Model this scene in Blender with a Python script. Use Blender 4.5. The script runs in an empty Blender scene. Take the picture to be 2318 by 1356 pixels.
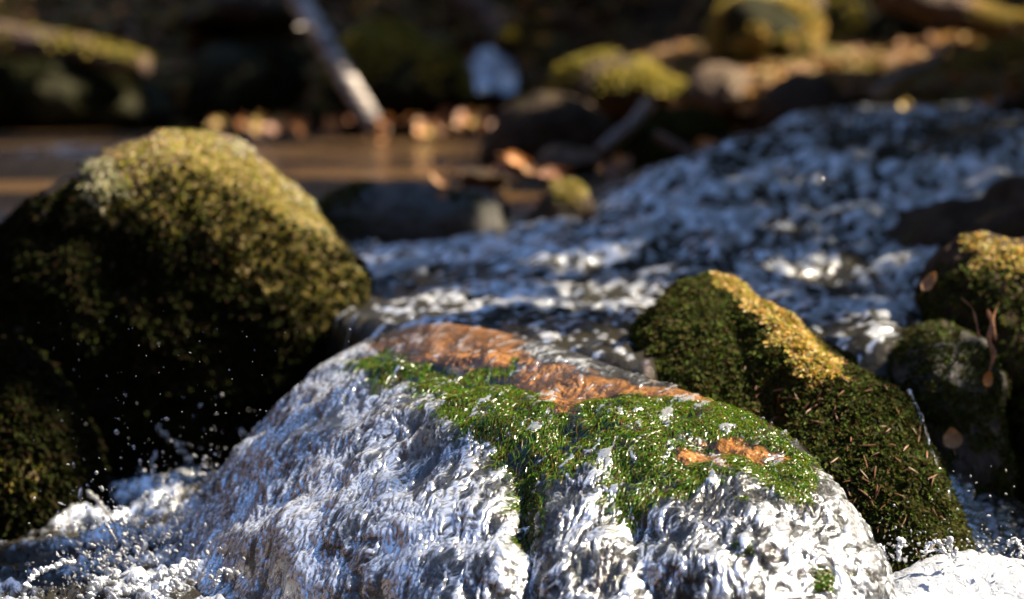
import bpy, math
import numpy as np
from mathutils import Vector

S = bpy.context.scene
COL = S.collection
R = np.random.RandomState(7)

# ------------------------------------------------------------------ camera, light, exposure
FPX, CX, CY = 5473.0, 1159.0, 678.0          # photograph's pixel grid (2318 wide), 85 mm lens
CAM = np.array([0.0, 0.0, 0.366])
PITCH = math.atan(590 / FPX)
cam = bpy.data.cameras.new("camera")
cam.lens = 85; cam.sensor_width = 36; cam.clip_end = 400; cam.clip_start = 0.05
cam.dof.use_dof = True; cam.dof.focus_distance = 2.2; cam.dof.aperture_fstop = 3.6; cam.dof.aperture_blades = 0
co = bpy.data.objects.new("camera", cam); COL.objects.link(co)
co.location = CAM; co.rotation_euler = (math.pi / 2 - PITCH, 0, 0)
S.camera = co

SUN = np.array([0.68, 0.05, 0.72]); SUN /= np.linalg.norm(SUN)
w = bpy.data.worlds.new("World"); S.world = w; w.use_nodes = True
nt = w.node_tree; nt.nodes.clear()
sky = nt.nodes.new("ShaderNodeTexSky"); sky.sky_type = 'NISHITA'; sky.sun_disc = False
sky.sun_elevation = math.asin(SUN[2]); sky.sun_rotation = math.atan2(SUN[0], SUN[1])
sky.ozone_density = 4.0; sky.air_density = 1.0; sky.dust_density = .3
bg = nt.nodes.new("ShaderNodeBackground"); bg.inputs[1].default_value = 0.085
wo = nt.nodes.new("ShaderNodeOutputWorld")
nt.links.new(sky.outputs[0], bg.inputs[0]); nt.links.new(bg.outputs[0], wo.inputs[0])
sl = bpy.data.lights.new("sun", 'SUN'); sl.energy = 5.0; sl.angle = math.radians(0.5); sl.color = (1.0, 0.86, 0.66)
so = bpy.data.objects.new("sun", sl); COL.objects.link(so)
so.rotation_euler = Vector((-SUN[0], -SUN[1], -SUN[2])).to_track_quat('-Z', 'Y').to_euler()
so.location = (4, 5, 9)

S.view_settings.view_transform = 'Standard'; S.view_settings.look = 'None'
S.view_settings.exposure = 2.1; S.view_settings.gamma = 1
S.render.engine = 'CYCLES'
S.cycles.use_denoising = True
S.cycles.max_bounces = 8; S.cycles.transparent_max_bounces = 16
S.cycles.sample_clamp_indirect = 6.0; S.cycles.sample_clamp_direct = 0
S.cycles.caustics_reflective = False; S.cycles.caustics_refractive = False

# ------------------------------------------------------------------ maths helpers
RT = np.array([1.0, 0, 0]); FW = np.array([0, math.cos(PITCH), -math.sin(PITCH)]); UPC = np.array([0, math.sin(PITCH), math.cos(PITCH)])
def P(px, py, d):
    return CAM + d * (FW + RT * (px - CX) / FPX + UPC * (CY - py) / FPX)
def proj(p):
    q = p - CAM; d = q @ FW
    return CX + FPX * (q @ RT) / d, CY - FPX * (q @ UPC) / d, d
def sstep(a, b, x):
    t = np.clip((x - a) / (b - a), 0, 1); return t * t * (3 - 2 * t)
def lerp(a, b, t): return a + (b - a) * t
def _h(ix, iy, iz, s):
    h = (ix.astype(np.uint32) * np.uint32(374761393) + iy.astype(np.uint32) * np.uint32(668265263)
         + iz.astype(np.uint32) * np.uint32(2147483647) + np.uint32(s) * np.uint32(974634777))
    h = (h ^ (h >> np.uint32(13))) * np.uint32(1274126177)
    h = (h ^ (h >> np.uint32(16))) * np.uint32(2246822519)
    return h ^ (h >> np.uint32(15))
_G = np.array([[1,1,0],[-1,1,0],[1,-1,0],[-1,-1,0],[1,0,1],[-1,0,1],[1,0,-1],[-1,0,-1],[0,1,1],[0,-1,1],[0,1,-1],[0,-1,-1],[1,1,0],[-1,1,0],[0,-1,1],[0,-1,-1]], float)
def noise(p, seed=0):
    """gradient noise, about -1..1"""
    old = np.seterr(over='ignore')
    i = np.floor(p).astype(np.int64); f = p - i
    u = f * f * f * (f * (f * 6 - 15) + 10)
    r = 0
    for dx in (0, 1):
        wx = u[:, 0] if dx else 1 - u[:, 0]
        for dy in (0, 1):
            wy = u[:, 1] if dy else 1 - u[:, 1]
            for dz in (0, 1):
                wz = u[:, 2] if dz else 1 - u[:, 2]
                g = _G[(_h(i[:, 0] + dx, i[:, 1] + dy, i[:, 2] + dz, seed) & np.uint32(15)).astype(np.int64)]
                r = r + wx * wy * wz * (g[:, 0] * (f[:, 0] - dx) + g[:, 1] * (f[:, 1] - dy) + g[:, 2] * (f[:, 2] - dz))
    np.seterr(**old)
    return r
def fbm(p, o=4, seed=0, gain=.5):
    a, r = 1.0, 0
    for k in range(o):
        r = r + a * noise(p * 2.0 ** k + 17.3 * k, seed + k); a *= gain
    return r
def inpoly(x, y, poly):
    r = np.zeros(len(x), bool); n = len(poly)
    for i in range(n):
        x0, y0 = poly[i]; x1, y1 = poly[i - 1]
        c = ((y0 > y) != (y1 > y)) & (x < (x1 - x0) * (y - y0) / ((y1 - y0) or 1e-9) + x0)
        r ^= c
    return r
def closed_curve(pts, n):
    pts = np.array(pts, float); m = len(pts)
    seg = np.linalg.norm(np.roll(pts, -1, 0) - pts, axis=1); cum = np.concatenate([[0], np.cumsum(seg)])
    t = np.linspace(0, cum[-1], n, endpoint=False)
    k = np.clip(np.searchsorted(cum, t, 'right') - 1, 0, m - 1); u = ((t - cum[k]) / seg[k])[:, None]
    a, b, c, d = pts[(k - 1) % m], pts[k], pts[(k + 1) % m], pts[(k + 2) % m]
    return .5 * (2 * b + (c - a) * u + (2 * a - 5 * b + 4 * c - d) * u ** 2 + (3 * b - a - 3 * c + d) * u ** 3)
def open_curve(pts, n):
    pts = np.array(pts, float); m = len(pts)
    e = np.vstack([2 * pts[0] - pts[1], pts, 2 * pts[-1] - pts[-2]])
    seg = np.linalg.norm(np.diff(pts[:, :3], axis=0), axis=1); cum = np.concatenate([[0], np.cumsum(seg)])
    t = np.linspace(0, cum[-1], n); k = np.clip(np.searchsorted(cum, t, 'right') - 1, 0, m - 2); u = ((t - cum[k]) / seg[k])[:, None]
    a, b, c, d = e[k], e[k + 1], e[k + 2], e[k + 3]
    return .5 * (2 * b + (c - a) * u + (2 * a - 5 * b + 4 * c - d) * u ** 2 + (3 * b - a - 3 * c + d) * u ** 3)
def vnormals(v, f):
    n = np.zeros_like(v)
    a, b, c = v[f[:, 0]], v[f[:, 1]], v[f[:, 2]]
    fn = np.cross(b - a, c - a)
    if f.shape[1] == 4: fn = np.cross(c - a, v[f[:, 3]] - b)
    for k in range(f.shape[1]): np.add.at(n, f[:, k], fn)
    return n / (np.linalg.norm(n, axis=1, keepdims=True) + 1e-12)
def grid_faces(nu, nv, wrap=False):
    i = np.arange(nu if wrap else nu - 1); j = np.arange(nv - 1)
    I, J = np.meshgrid(i, j, indexing='ij'); I2 = (I + 1) % nu
    return np.stack([I * nv + J, I2 * nv + J, I2 * nv + J + 1, I * nv + J + 1], -1).reshape(-1, 4)

# ------------------------------------------------------------------ object helpers
def mesh_obj(name, v, f, mat, parent=None, base=None, smooth=True, attrs=None):
    v = np.asarray(v, float); f = np.asarray(f)
    if base is not None: v = v - base
    me = bpy.data.meshes.new(name)
    k = f.shape[1]
    me.vertices.add(len(v)); me.vertices.foreach_set("co", v.astype(np.float32).ravel())
    me.loops.add(f.size); me.loops.foreach_set("vertex_index", f.astype(np.int32).ravel())
    me.polygons.add(len(f)); me.polygons.foreach_set("loop_start", np.arange(0, f.size, k, dtype=np.int32))
    me.polygons.foreach_set("use_smooth", np.full(len(f), smooth))
    for an, av in (attrs or {}).items():
        a = me.attributes.new(an, 'FLOAT', 'POINT'); a.data.foreach_set("value", np.asarray(av, np.float32))
    me.update(calc_edges=True); me.validate()
    me.materials.append(mat)
    o = bpy.data.objects.new(name, me); COL.objects.link(o)
    if parent is not None: o.parent = parent
    elif base is not None: o.location = base
    return o
def tag(o, label=None, cat=None, group=None, kind=None):
    for k, x in (("label", label), ("category", cat), ("group", group), ("kind", kind)):
        if x: o[k] = x
    return o
def empty(name, loc, label, cat, group=None):
    o = bpy.data.objects.new(name, None); o.empty_display_size = .02; COL.objects.link(o); o.location = loc
    return tag(o, label, cat, group)

# ------------------------------------------------------------------ materials
class M:
    def __init__(s, name):
        s.m = bpy.data.materials.new(name); s.m.use_nodes = True; s.t = s.m.node_tree; s.t.nodes.clear()
        s.out = s.n("OutputMaterial")
    def n(s, ty, **kw):
        x = s.t.nodes.new("ShaderNode" + ty)
        for k, v in kw.items(): setattr(x, k, v)
        return x
    def l(s, a, b): s.t.links.new(a, b)
    def set(s, node, **kw):
        for k, v in kw.items():
            i = node.inputs[k.replace('_', ' ')]
            if hasattr(v, 'links'): s.l(v, i)
            else: i.default_value = v
        return node
    def noise(s, scale, detail=4, rough=.55, dist=0, vec=None):
        x = s.n("TexNoise"); s.set(x, Scale=scale, Detail=detail, Roughness=rough, Distortion=dist)
        if vec is not None: s.l(vec, x.inputs['Vector'])
        return x.outputs['Fac']
    def obj(s): return s.n("TexCoord").outputs['Object']
    def pos(s): return s.n("NewGeometry").outputs['Position']
    def ramp(s, fac, stops):
        x = s.n("ValToRGB"); e = x.color_ramp.elements
        while len(e) < len(stops): e.new(.5)
        for a, (p, c) in zip(e, stops):
            a.position = p; a.color = (c, c, c, 1) if isinstance(c, (int, float)) else (*c, 1)
        s.l(fac, x.inputs[0]); return x.outputs[0]
    def mix(s, fac, a, b, mode='MIX'):
        x = s.n("Mix", data_type='RGBA', blend_type=mode)
        for i, v in ((0, fac), (6, a), (7, b)):
            if hasattr(v, 'links'): s.l(v, x.inputs[i])
            elif i == 0: x.inputs[0].default_value = v
            else: x.inputs[i].default_value = (*v, 1)
        return x.outputs[2]
    def attr(s, name): return s.n("Attribute", attribute_name=name).outputs['Fac']
    def bump(s, h, st, dist):
        x = s.n("Bump"); s.set(x, Height=h, Strength=st, Distance=dist); return x.outputs[0]
    def math(s, op, a, b=0.0):
        x = s.n("Math", operation=op)
        for i, v in enumerate((a, b)):
            if hasattr(v, 'links'): s.l(v, x.inputs[i])
            else: x.inputs[i].default_value = v
        return x.outputs[0]
    def bsdf(s, **kw): return s.set(s.n("BsdfPrincipled"), **kw)
    def fin(s, sh): s.l(sh, s.out.inputs[0]); return s.m

def rock_mat(name, dark, light, accent, wet=.45, scale=1.0, acc=.62):
    m = M(name); p = m.pos()
    c = m.ramp(m.noise(28 * scale, 6, .62, .4, p), [(.32, dark), (.7, light)])
    c = m.mix(m.ramp(m.noise(11 * scale, 5, .6, .8, p), [(acc - .06, 0.), (acc + .08, 1.)]), c, accent)
    h = m.noise(90 * scale, 8, .65, .3, p)
    b = m.bsdf(Base_Color=c, Specular_IOR_Level=.5 if wet < .4 else .12, Roughness=m.ramp(m.noise(16 * scale, 3, .5, 0, p), [(.35, wet), (.7, min(1, wet + .35))]), Normal=m.bump(h, .7, .012 / scale))
    return m.fin(b.outputs[0])
def tuft_mat(name, cols, rough=.6, transl=.25, spec=.25):
    """small leaves: each little leaf its own tone"""
    m = M(name)
    r = m.n("NewGeometry").outputs['Random Per Island']
    n = len(cols); x = m.n("ValToRGB"); x.color_ramp.interpolation = 'LINEAR'
    e = x.color_ramp.elements
    while len(e) < n: e.new(.5)
    for i, (a, c) in enumerate(zip(e, cols)): a.position = i / n; a.color = (*c, 1)
    m.l(r, x.inputs[0])
    c = m.mix(m.ramp(m.noise(14, 4, .6, .5, m.pos()), [(.38, 0.), (.62, 1.)]), x.outputs[0], m.mix(.6, x.outputs[0], cols[0], 'MULTIPLY'))
    b = m.bsdf(Base_Color=x.outputs[0], Roughness=rough, Specular_IOR_Level=spec)
    t = m.set(m.n("BsdfTranslucent"), Color=x.outputs[0])
    s = m.set(m.n("MixShader"), Fac=transl); m.l(b.outputs[0], s.inputs[1]); m.l(t.outputs[0], s.inputs[2])
    return m.fin(s.outputs[0])
def simple_mat(name, a, b_, scale, rough=.6, bump=.4, transl=0):
    m = M(name); p = m.obj()
    c = m.ramp(m.noise(scale, 5, .6, .5, p), [(.35, a), (.68, b_)])
    b = m.bsdf(Base_Color=c, Roughness=rough, Normal=m.bump(m.noise(scale * 2.5, 5, .6, 0, p), bump, .4 / scale))
    if not transl: return m.fin(b.outputs[0])
    t = m.set(m.n("BsdfTranslucent"), Color=c)
    s = m.set(m.n("MixShader"), Fac=transl); m.l(b.outputs[0], s.inputs[1]); m.l(t.outputs[0], s.inputs[2])
    return m.fin(s.outputs[0])

def foam_shader(m, nrm, gloss=.62, rough=.10, tint=.76):
    """water full of air: white scattering under a bright, mirroring skin"""
    d = m.set(m.n("BsdfDiffuse"), Color=(tint, tint * 1.05, tint * 1.13, 1), Normal=nrm)
    t = m.set(m.n("BsdfTranslucent"), Color=(tint, tint * 1.05, tint * 1.13, 1), Normal=nrm)
    g = m.set(m.n("BsdfGlossy"), Color=(.92, .95, 1, 1), Roughness=rough, Normal=nrm)
    s = m.set(m.n("MixShader"), Fac=.4); m.l(d.outputs[0], s.inputs[1]); m.l(t.outputs[0], s.inputs[2])
    s2 = m.set(m.n("MixShader"), Fac=gloss); m.l(s.outputs[0], s2.inputs[1]); m.l(g.outputs[0], s2.inputs[2])
    return s2.outputs[0]
def rapid_water_mat(name="stream_water", gloss=.6, tint=.76):
    m = M(name); p = m.pos()
    fo = m.attr("foam")
    spk = m.noise(130, 5, .7, 1.2, p)
    fac = m.ramp(m.math('ADD', fo, m.math('MULTIPLY', m.math('SUBTRACT', spk, .5), m.math('MULTIPLY', m.math('MINIMUM', fo, .5), 2.6))), [(.28, 0.), (.62, 1.)])
    nrm = m.bump(m.noise(75, 5, .6, .8, p), .7, .007)
    wtr = m.bsdf(Base_Color=m.mix(m.attr('calm'), (.018, .016, .011), (.075, .042, .016)), Roughness=.05, IOR=1.33, Normal=nrm)
    s = m.set(m.n("MixShader"), Fac=fac); m.l(wtr.outputs[0], s.inputs[1]); m.l(foam_shader(m, nrm, gloss, .1, tint), s.inputs[2])
    return m.fin(s.outputs[0])
def film_mat():
    m = M("falling_water"); p = m.pos()
    fo = m.attr("foam")
    nrm = m.bump(m.noise(230, 4, .6, 1.5, p), .35, .003)
    fr = m.set(m.n("Fresnel"), IOR=1.36, Normal=nrm)
    tr = m.set(m.n("BsdfTransparent"), Color=(.95, .97, .97, 1))
    gl = m.set(m.n("BsdfGlossy"), Color=(1, 1, 1, 1), Roughness=.06, Normal=nrm)
    clear = m.n("MixShader"); m.l(fr.outputs[0], clear.inputs[0]); m.l(tr.outputs[0], clear.inputs[1]); m.l(gl.outputs[0], clear.inputs[2])
    s = m.n("MixShader"); m.l(fo, s.inputs[0]); m.l(clear.outputs[0], s.inputs[1]); m.l(foam_shader(m, nrm), s.inputs[2])
    return m.fin(s.outputs[0])
def drop_mat():
    m = M("water_drop")
    b = m.bsdf(Base_Color=(.97, .98, 1, 1), Roughness=.12, IOR=1.33, Transmission_Weight=.8)
    return m.fin(b.outputs[0])
def foam_mat():
    m = M("white_foam"); p = m.pos()
    v = m.n("TexVoronoi"); m.set(v, Scale=330.0); m.l(p, v.inputs['Vector'])
    h = m.math('ADD', m.noise(120, 6, .7, .5, p), m.math('MULTIPLY', v.outputs[0], .6))
    return m.fin(foam_shader(m, m.bump(h, .8, .004), .3, .2))

WATER = rapid_water_mat(); FOAMSHEET = rapid_water_mat('foaming_water', .22, .52); FILM = film_mat(); DROP = drop_mat(); FOAM = foam_mat()
WETROCK = rock_mat("wet_dark_stone", (.010, .009, .007), (.045, .038, .028), (.03, .035, .012), .25)
DRYROCK = rock_mat("brown_stone", (.014, .009, .005), (.065, .042, .026), (.045, .042, .012), .55)
GREYROCK = rock_mat("grey_stone", (.04, .027, .018), (.17, .12, .085), (.07, .07, .02), .5)
MOSSBED = rock_mat("moss_bed", (.008, .008, .004), (.028, .026, .010), (.02, .024, .006), .75, 2)
MOSS_SHADE = tuft_mat('wet_black_moss', [(.006, .007, .002), (.012, .016, .004), (.009, .008, .003), (.020, .026, .005), (.016, .011, .005)], .8, .15, .03)  # wet moss with the shade of the dark fronts put into its colour
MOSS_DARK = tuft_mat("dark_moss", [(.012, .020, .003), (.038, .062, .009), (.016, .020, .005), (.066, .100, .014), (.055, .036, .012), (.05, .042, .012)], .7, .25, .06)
MOSS_SUNLIT = tuft_mat("dry_yellow_moss", [(.17, .175, .02), (.28, .25, .03), (.10, .12, .015), (.36, .29, .08), (.34, .19, .07), (.20, .22, .02), (.46, .36, .20)], .7, .35)  # dry moss, tones raised as sunlit and laid only where sun falls
MOSS_WET = tuft_mat("bright_wet_moss", [(.024, .068, .002), (.050, .140, .003), (.014, .034, .002), (.10, .19, .005), (.085, .055, .010)], .28, .4, .4)
MOSS_FAR = tuft_mat("bank_moss", [(.17, .17, .015), (.28, .23, .025), (.11, .12, .015), (.36, .27, .05)], .7)
MOSS_SUNGOLD = tuft_mat("golden_moss", [(.52, .30, .05), (.22, .24, .03), (.62, .35, .09), (.30, .18, .06), (.38, .36, .05), (.68, .52, .30), (.20, .20, .03)], .6, .35)  # sunlight put into the moss colour, for ridges and tops the sun strikes
SOIL = rock_mat("forest_soil", (.012, .007, .003), (.06, .032, .012), (.03, .03, .008), .8, .25)

# ------------------------------------------------------------------ terrain and water levels
def bank_line(x): return 7.45 - 2.5 * sstep(.15, .75, x) + .25 * np.sin(x * 2.1)
def ground_z(x, y):
    p = np.stack([x, y, 0 * x], 1)
    bed = -.34 + .04 * fbm(p * 1.7, 3, 3)
    up = np.maximum(0, y - bank_line(x))
    far = -.10 + up * .05 + .62 * np.maximum(0, y - 8.0) + .33 * sstep(0, .4, up) + .12 * fbm(p * 1.4, 4, 9) * sstep(0, .6, up) * (.35 + .65 * sstep(7.5, 9, y))
    z = np.where(up > 0, np.maximum(bed, far), bed)
    z = z + np.maximum(0, x - 2.0 - .25 * np.maximum(0, 3 - y)) * .55 + np.maximum(0, -2.6 - x) * .85  # left bank steepened to cut low sky light
    z = z + np.maximum(0, -1.3 - y) * .85  # unseen slope added behind the camera to block low sky light
    return np.minimum(z, 13 + 1.5 * noise(p * .12, 5))
def spread(a, b, c0, c1, fine, n):
    inner = np.arange(c0, c1, fine); t = np.linspace(0, 1, n)[1:]
    return np.concatenate([(c0 - (c0 - a) * t ** 2.5)[::-1], inner, c1 + (b - c1) * t ** 2.5])
gx = spread(-70, 70, -3, 4, .07, 40); gy = spread(-70, 90, -2, 10.5, .07, 40)
X, Y = np.meshgrid(gx, gy, indexing='ij'); X = X.ravel(); Y = Y.ravel()
tag(mesh_obj("ground", np.stack([X, Y, ground_z(X, Y)], 1), grid_faces(len(gx), len(gy)), SOIL), kind='structure')

def water_base(x, y):
    right = sstep(-.22, .22, x - .14 - .33 * (np.clip(y, 3.0, 5.5) - 3.9) + .05 * np.sin(y * 5))
    zl = lerp(.030, .045, sstep(2.6, 3.9, y)); zl = np.where(y > 3.85, lerp(.045, .085, sstep(3.85, 4.05, y)), zl)
    zr = lerp(.012, .03, sstep(2.4, 3.2, y)) + .06 * sstep(3.0, 3.7, y) + .115 * sstep(3.5, 4.6, y)
    return lerp(zl, zr, right * sstep(2.9, 3.6, y))

# ------------------------------------------------------------------ boulders
def inflate(sil, center, tf, tb, N=(0, -1, 0), nth=180, nph=90, e=.85, disp=((.02, 5), (.008, 16), (.003, 45)), seed=0):
    ring = closed_curve([P(*s) for s in sil], nth); C = P(*center)
    N = np.array(N, float); N /= np.linalg.norm(N)
    ph = np.linspace(-math.pi / 2, math.pi / 2, nph)
    cs = np.maximum(np.cos(ph), 0) ** e; sn = np.sign(np.sin(ph)) * np.abs(np.sin(ph)) ** e
    T = np.where(sn > 0, tf, tb) * sn
    v = C + cs[None, :, None] * (ring - C)[:, None, :] + T[None, :, None] * N
    v[:, 0] = v[:, 0].mean(0); v[:, -1] = v[:, -1].mean(0)
    v = v.reshape(-1, 3); f = grid_faces(nth, nph, True)
    nn = vnormals(v, f)
    c = v.mean(0)
    if ((v - c) * nn).sum() < 0: f = f[:, ::-1]; nn = -nn
    # seams at the two ends
    for k in (0, nph - 1):
        idx = np.arange(nth) * nph + k; nn[idx] = N if k else -N
    d = 0
    for i, (a, fr) in enumerate(disp): d = d + a * fbm(v * fr + seed * 7.7, 3, seed + i)
    v = v + nn * d[:, None]
    return v, f, vnormals(v, f)
def scatter(v, f, n, mask, seed):
    rs = np.random.RandomState(seed)
    tri = np.vstack([f[:, [0, 1, 2]], f[:, [0, 2, 3]]]) if f.shape[1] == 4 else f
    a, b, c = v[tri[:, 0]], v[tri[:, 1]], v[tri[:, 2]]
    cr = np.cross(b - a, c - a); ar = np.linalg.norm(cr, axis=1)
    m = (a + b + c) / 3; nn = cr / (ar[:, None] + 1e-15)
    wgt = ar * np.clip(mask(m, nn), 0, None)
    k = rs.choice(len(tri), n, p=wgt / wgt.sum())
    u, w_ = rs.rand(n, 1), rs.rand(n, 1); sw = (u + w_) > 1; u = np.where(sw, 1 - u, u); w_ = np.where(sw, 1 - w_, w_)
    return a[k] + u * (b[k] - a[k]) + w_ * (c[k] - a[k]), nn[k]
def frames(n, rs):
    t = rs.normal(size=n.shape); t -= (t * n).sum(1, keepdims=True) * n; t /= np.linalg.norm(t, axis=1, keepdims=True)
    return t, np.cross(n, t)
def tufts(p, n, size, seed, lean=.8, droop=.4):
    """small pointed moss leaves (two bent triangles each) standing on the surface"""
    rs = np.random.RandomState(seed); k = len(p)
    t, b = frames(n, rs)
    s = size * (.55 + .9 * rs.rand(k, 1) ** 1.5)
    d = n * (.35 + .75 * rs.rand(k, 1)) + t * lean * (rs.rand(k, 1) + .2) - np.array([0, 0, droop]) * rs.rand(k, 1)
    d /= np.linalg.norm(d, axis=1, keepdims=True)
    wv = b * s * .30
    base = p - n * s * .15
    mid = base + d * s * .55
    tip = base + d * s + t * s * .25 - np.array([0, 0, droop * .5]) * s
    v = np.stack([base, mid + wv, tip, mid - wv], 1).reshape(-1, 3)
    return v, np.arange(4 * k).reshape(-1, 4)
def boulder(name, label, cat, sil, center, tf, tb, stone, moss=(), group=None, **kw):
    v, f, n = inflate(sil, center, tf, tb, **kw)
    base = np.array([v[:, 0].mean(), v[:, 1].mean(), v[:, 2].min()])
    if not moss:
        o = mesh_obj(name, v, f, stone, base=base); tag(o, label, cat, group); return o, v, f
    o = empty(name, base, label, cat, group)
    mesh_obj("stone", v, f, stone, o, base)
    for i, (mat, cnt, size, mask) in enumerate(moss):
        pp, nn = scatter(v, f, cnt, mask, kw.get('seed', 0) * 13 + i)
        tv, tf_ = tufts(pp, nn, size, kw.get('seed', 0) * 31 + i)
        mesh_obj("moss", tv, tf_, mat, o, base, smooth=False)
    return o, v, f
def pxmask(poly=None, top=None, front=True, soft=10, seed=1, patch=None):
    """where moss grows: an outline on the stone, upward faces, ragged patches"""
    def fn(p, n):
        w_ = np.ones(len(p))
        x, y, d = proj(p)
        if poly is not None:
            q = np.stack([noise(p * 60, seed), noise(p * 60, seed + 1)], 1) * soft * 2
            w_ *= inpoly(x + q[:, 0], y + q[:, 1], poly)
        if top is not None: w_ *= sstep(top[0], top[1], n[:, 2])
        if patch is not None: w_ *= sstep(patch[1] - .12, patch[1] + .12, fbm(p * patch[0], 3, seed + 4))
        if front: w_ *= (((CAM - p) * n).sum(1) > -.06 * d) * .93 + .07
        return w_ + 1e-7
    return fn

# left boulder -----------------------------------------------------
LBSTONE = rock_mat('lichen_grey_stone', (.03, .021, .013), (.15, .105, .07), (.07, .055, .03), .6)
PALE = tuft_mat('pale_lichen', [(.42, .40, .28), (.30, .30, .16), (.52, .46, .36), (.24, .24, .10)], .7, .3)
LB = [(-70, 650), (-20, 545), (60, 468), (150, 405), (250, 335), (350, 298), (450, 302), (540, 330), (620, 372), (690, 440), (755, 530), (805, 605), (820, 665),
      (800, 740), (710, 850), (610, 960), (560, 1050), (430, 1130), (250, 1130), (140, 1000), (30, 830), (-60, 760)]
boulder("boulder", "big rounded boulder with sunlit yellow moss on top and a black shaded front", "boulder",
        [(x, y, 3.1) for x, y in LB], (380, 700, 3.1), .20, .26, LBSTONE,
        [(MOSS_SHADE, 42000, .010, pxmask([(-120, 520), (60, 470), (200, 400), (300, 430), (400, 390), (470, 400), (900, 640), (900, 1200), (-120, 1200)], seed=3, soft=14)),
         (MOSS_SUNLIT, 44000, .0062, pxmask([(120, 470), (200, 450), (330, 440), (400, 400), (470, 350), (530, 350), (660, 430), (850, 640), (840, 780), (700, 740), (560, 640), (450, 560), (340, 490), (200, 520)], seed=11, soft=26)),
         (MOSS_SUNLIT, 3000, .007, pxmask([(180, 400), (300, 300), (450, 290), (560, 330), (480, 420), (330, 450)], seed=5, patch=(11, .0))), (PALE, 2200, .009, pxmask([(195, 372), (262, 366), (290, 440), (235, 475), (190, 430)], seed=17, soft=12)), (PALE, 2600, .007, pxmask([(480, 330), (560, 320), (720, 440), (840, 640), (790, 680), (640, 480)], seed=18, soft=20, patch=(18, .1)))], seed=2, e=.8,
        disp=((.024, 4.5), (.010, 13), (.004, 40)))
# low stone at the left edge ------------------------------------------
boulder("boulder", "dark mossy boulder cut by the left edge, below the big rounded boulder", "boulder",
        [(x, y, 2.72) for x, y in [(-220, 900), (-120, 780), (0, 768), (60, 802), (120, 872), (172, 962), (205, 1060), (215, 1180), (190, 1320), (60, 1440), (-150, 1440), (-240, 1150)]],
        (0, 1100, 2.72), .12, .2, MOSSBED,
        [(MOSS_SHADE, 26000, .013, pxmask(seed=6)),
         (MOSS_SUNLIT, 3000, .007, pxmask([(-40, 1020), (40, 1020), (105, 1080), (90, 1130), (20, 1160), (-40, 1160)], seed=8, soft=20))], seed=4)
# mossy boulder right of the centre -------------------------------------
RM = [(1450, 800, 2.62), (1490, 705, 2.66), (1550, 645, 2.70), (1625, 620, 2.72), (1700, 662, 2.66), (1760, 705, 2.60), (1830, 770, 2.54), (1900, 815, 2.50), (1965, 862, 2.48), (2030, 912, 2.45),
      (2075, 990, 2.42), (2125, 1080, 2.38), (2165, 1180, 2.36), (2195, 1290, 2.34), (2120, 1420, 2.34), (1850, 1480, 2.36), (1600, 1300, 2.42), (1480, 1000, 2.55)]
SUNPOLY = [(1600, 608), (1665, 612), (1785, 700), (1890, 800), (1900, 850), (1850, 868), (1808, 850), (1772, 790), (1705, 710), (1630, 650)]  # outline of the sunlit stripe, painted as gilded moss
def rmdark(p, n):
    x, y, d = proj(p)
    return pxmask(seed=21, patch=(22, -.7))(p, n) * (1 - .93 * inpoly(x, y, SUNPOLY))
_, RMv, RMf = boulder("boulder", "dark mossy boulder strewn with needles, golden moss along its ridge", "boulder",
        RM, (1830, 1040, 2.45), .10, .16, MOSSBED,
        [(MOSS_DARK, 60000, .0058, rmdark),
         (MOSS_SUNGOLD, 16000, .0066, pxmask(SUNPOLY, seed=22, soft=12)),
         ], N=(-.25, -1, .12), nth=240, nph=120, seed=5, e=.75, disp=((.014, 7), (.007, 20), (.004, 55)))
# right hand stones -----------------------------------------------------
boulder("boulder", "brown topped mossy boulder cut by the right edge, beside the dark wet stone", "boulder",
        [(x, y, 2.8) for x, y in [(2105, 680), (2125, 610), (2150, 560), (2195, 530), (2260, 518), (2340, 528), (2430, 590), (2500, 800), (2480, 1160), (2330, 1210), (2245, 1110), (2250, 950), (2235, 830), (2170, 760)]],
        (2310, 840, 2.8), .12, .2, DRYROCK,
        [(MOSS_DARK, 14000, .007, pxmask([(2090, 640), (2180, 590), (2230, 620), (2330, 610), (2520, 640), (2520, 1230), (2200, 1230), (2100, 800)], seed=31, soft=25)),
         (MOSS_SUNGOLD, 1500, .006, pxmask([(2180, 545), (2260, 550), (2340, 580), (2340, 620), (2230, 615), (2190, 580)], seed=33, soft=20))], seed=7)
_, WSv, WSf = boulder("boulder", "dark wet stone with trickles and a torn tan leaf stuck to it", "boulder",
        [(x, y, 2.64) for x, y in [(2010, 850), (2045, 785), (2105, 752), (2180, 757), (2240, 800), (2275, 950), (2280, 1100), (2200, 1180), (2090, 1160), (2060, 1000)]],
        (2160, 950, 2.64), .09, .14, WETROCK,
        [(MOSS_DARK, 14000, .005, pxmask(seed=35, patch=(22, -.25)))], seed=8, disp=((.012, 9), (.006, 25), (.003, 70)))
boulder("boulder", "dark brown flat stone in the rapids at the right edge, behind the brown topped boulder", "boulder",
        [(x, y, 3.5) for x, y in [(1990, 560), (2050, 505), (2140, 474), (2245, 462), (2285, 420), (2340, 402), (2460, 430), (2500, 560), (2300, 640), (2080, 620)]],
        (2250, 530, 3.5), .16, .2, DRYROCK, seed=9)
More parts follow.
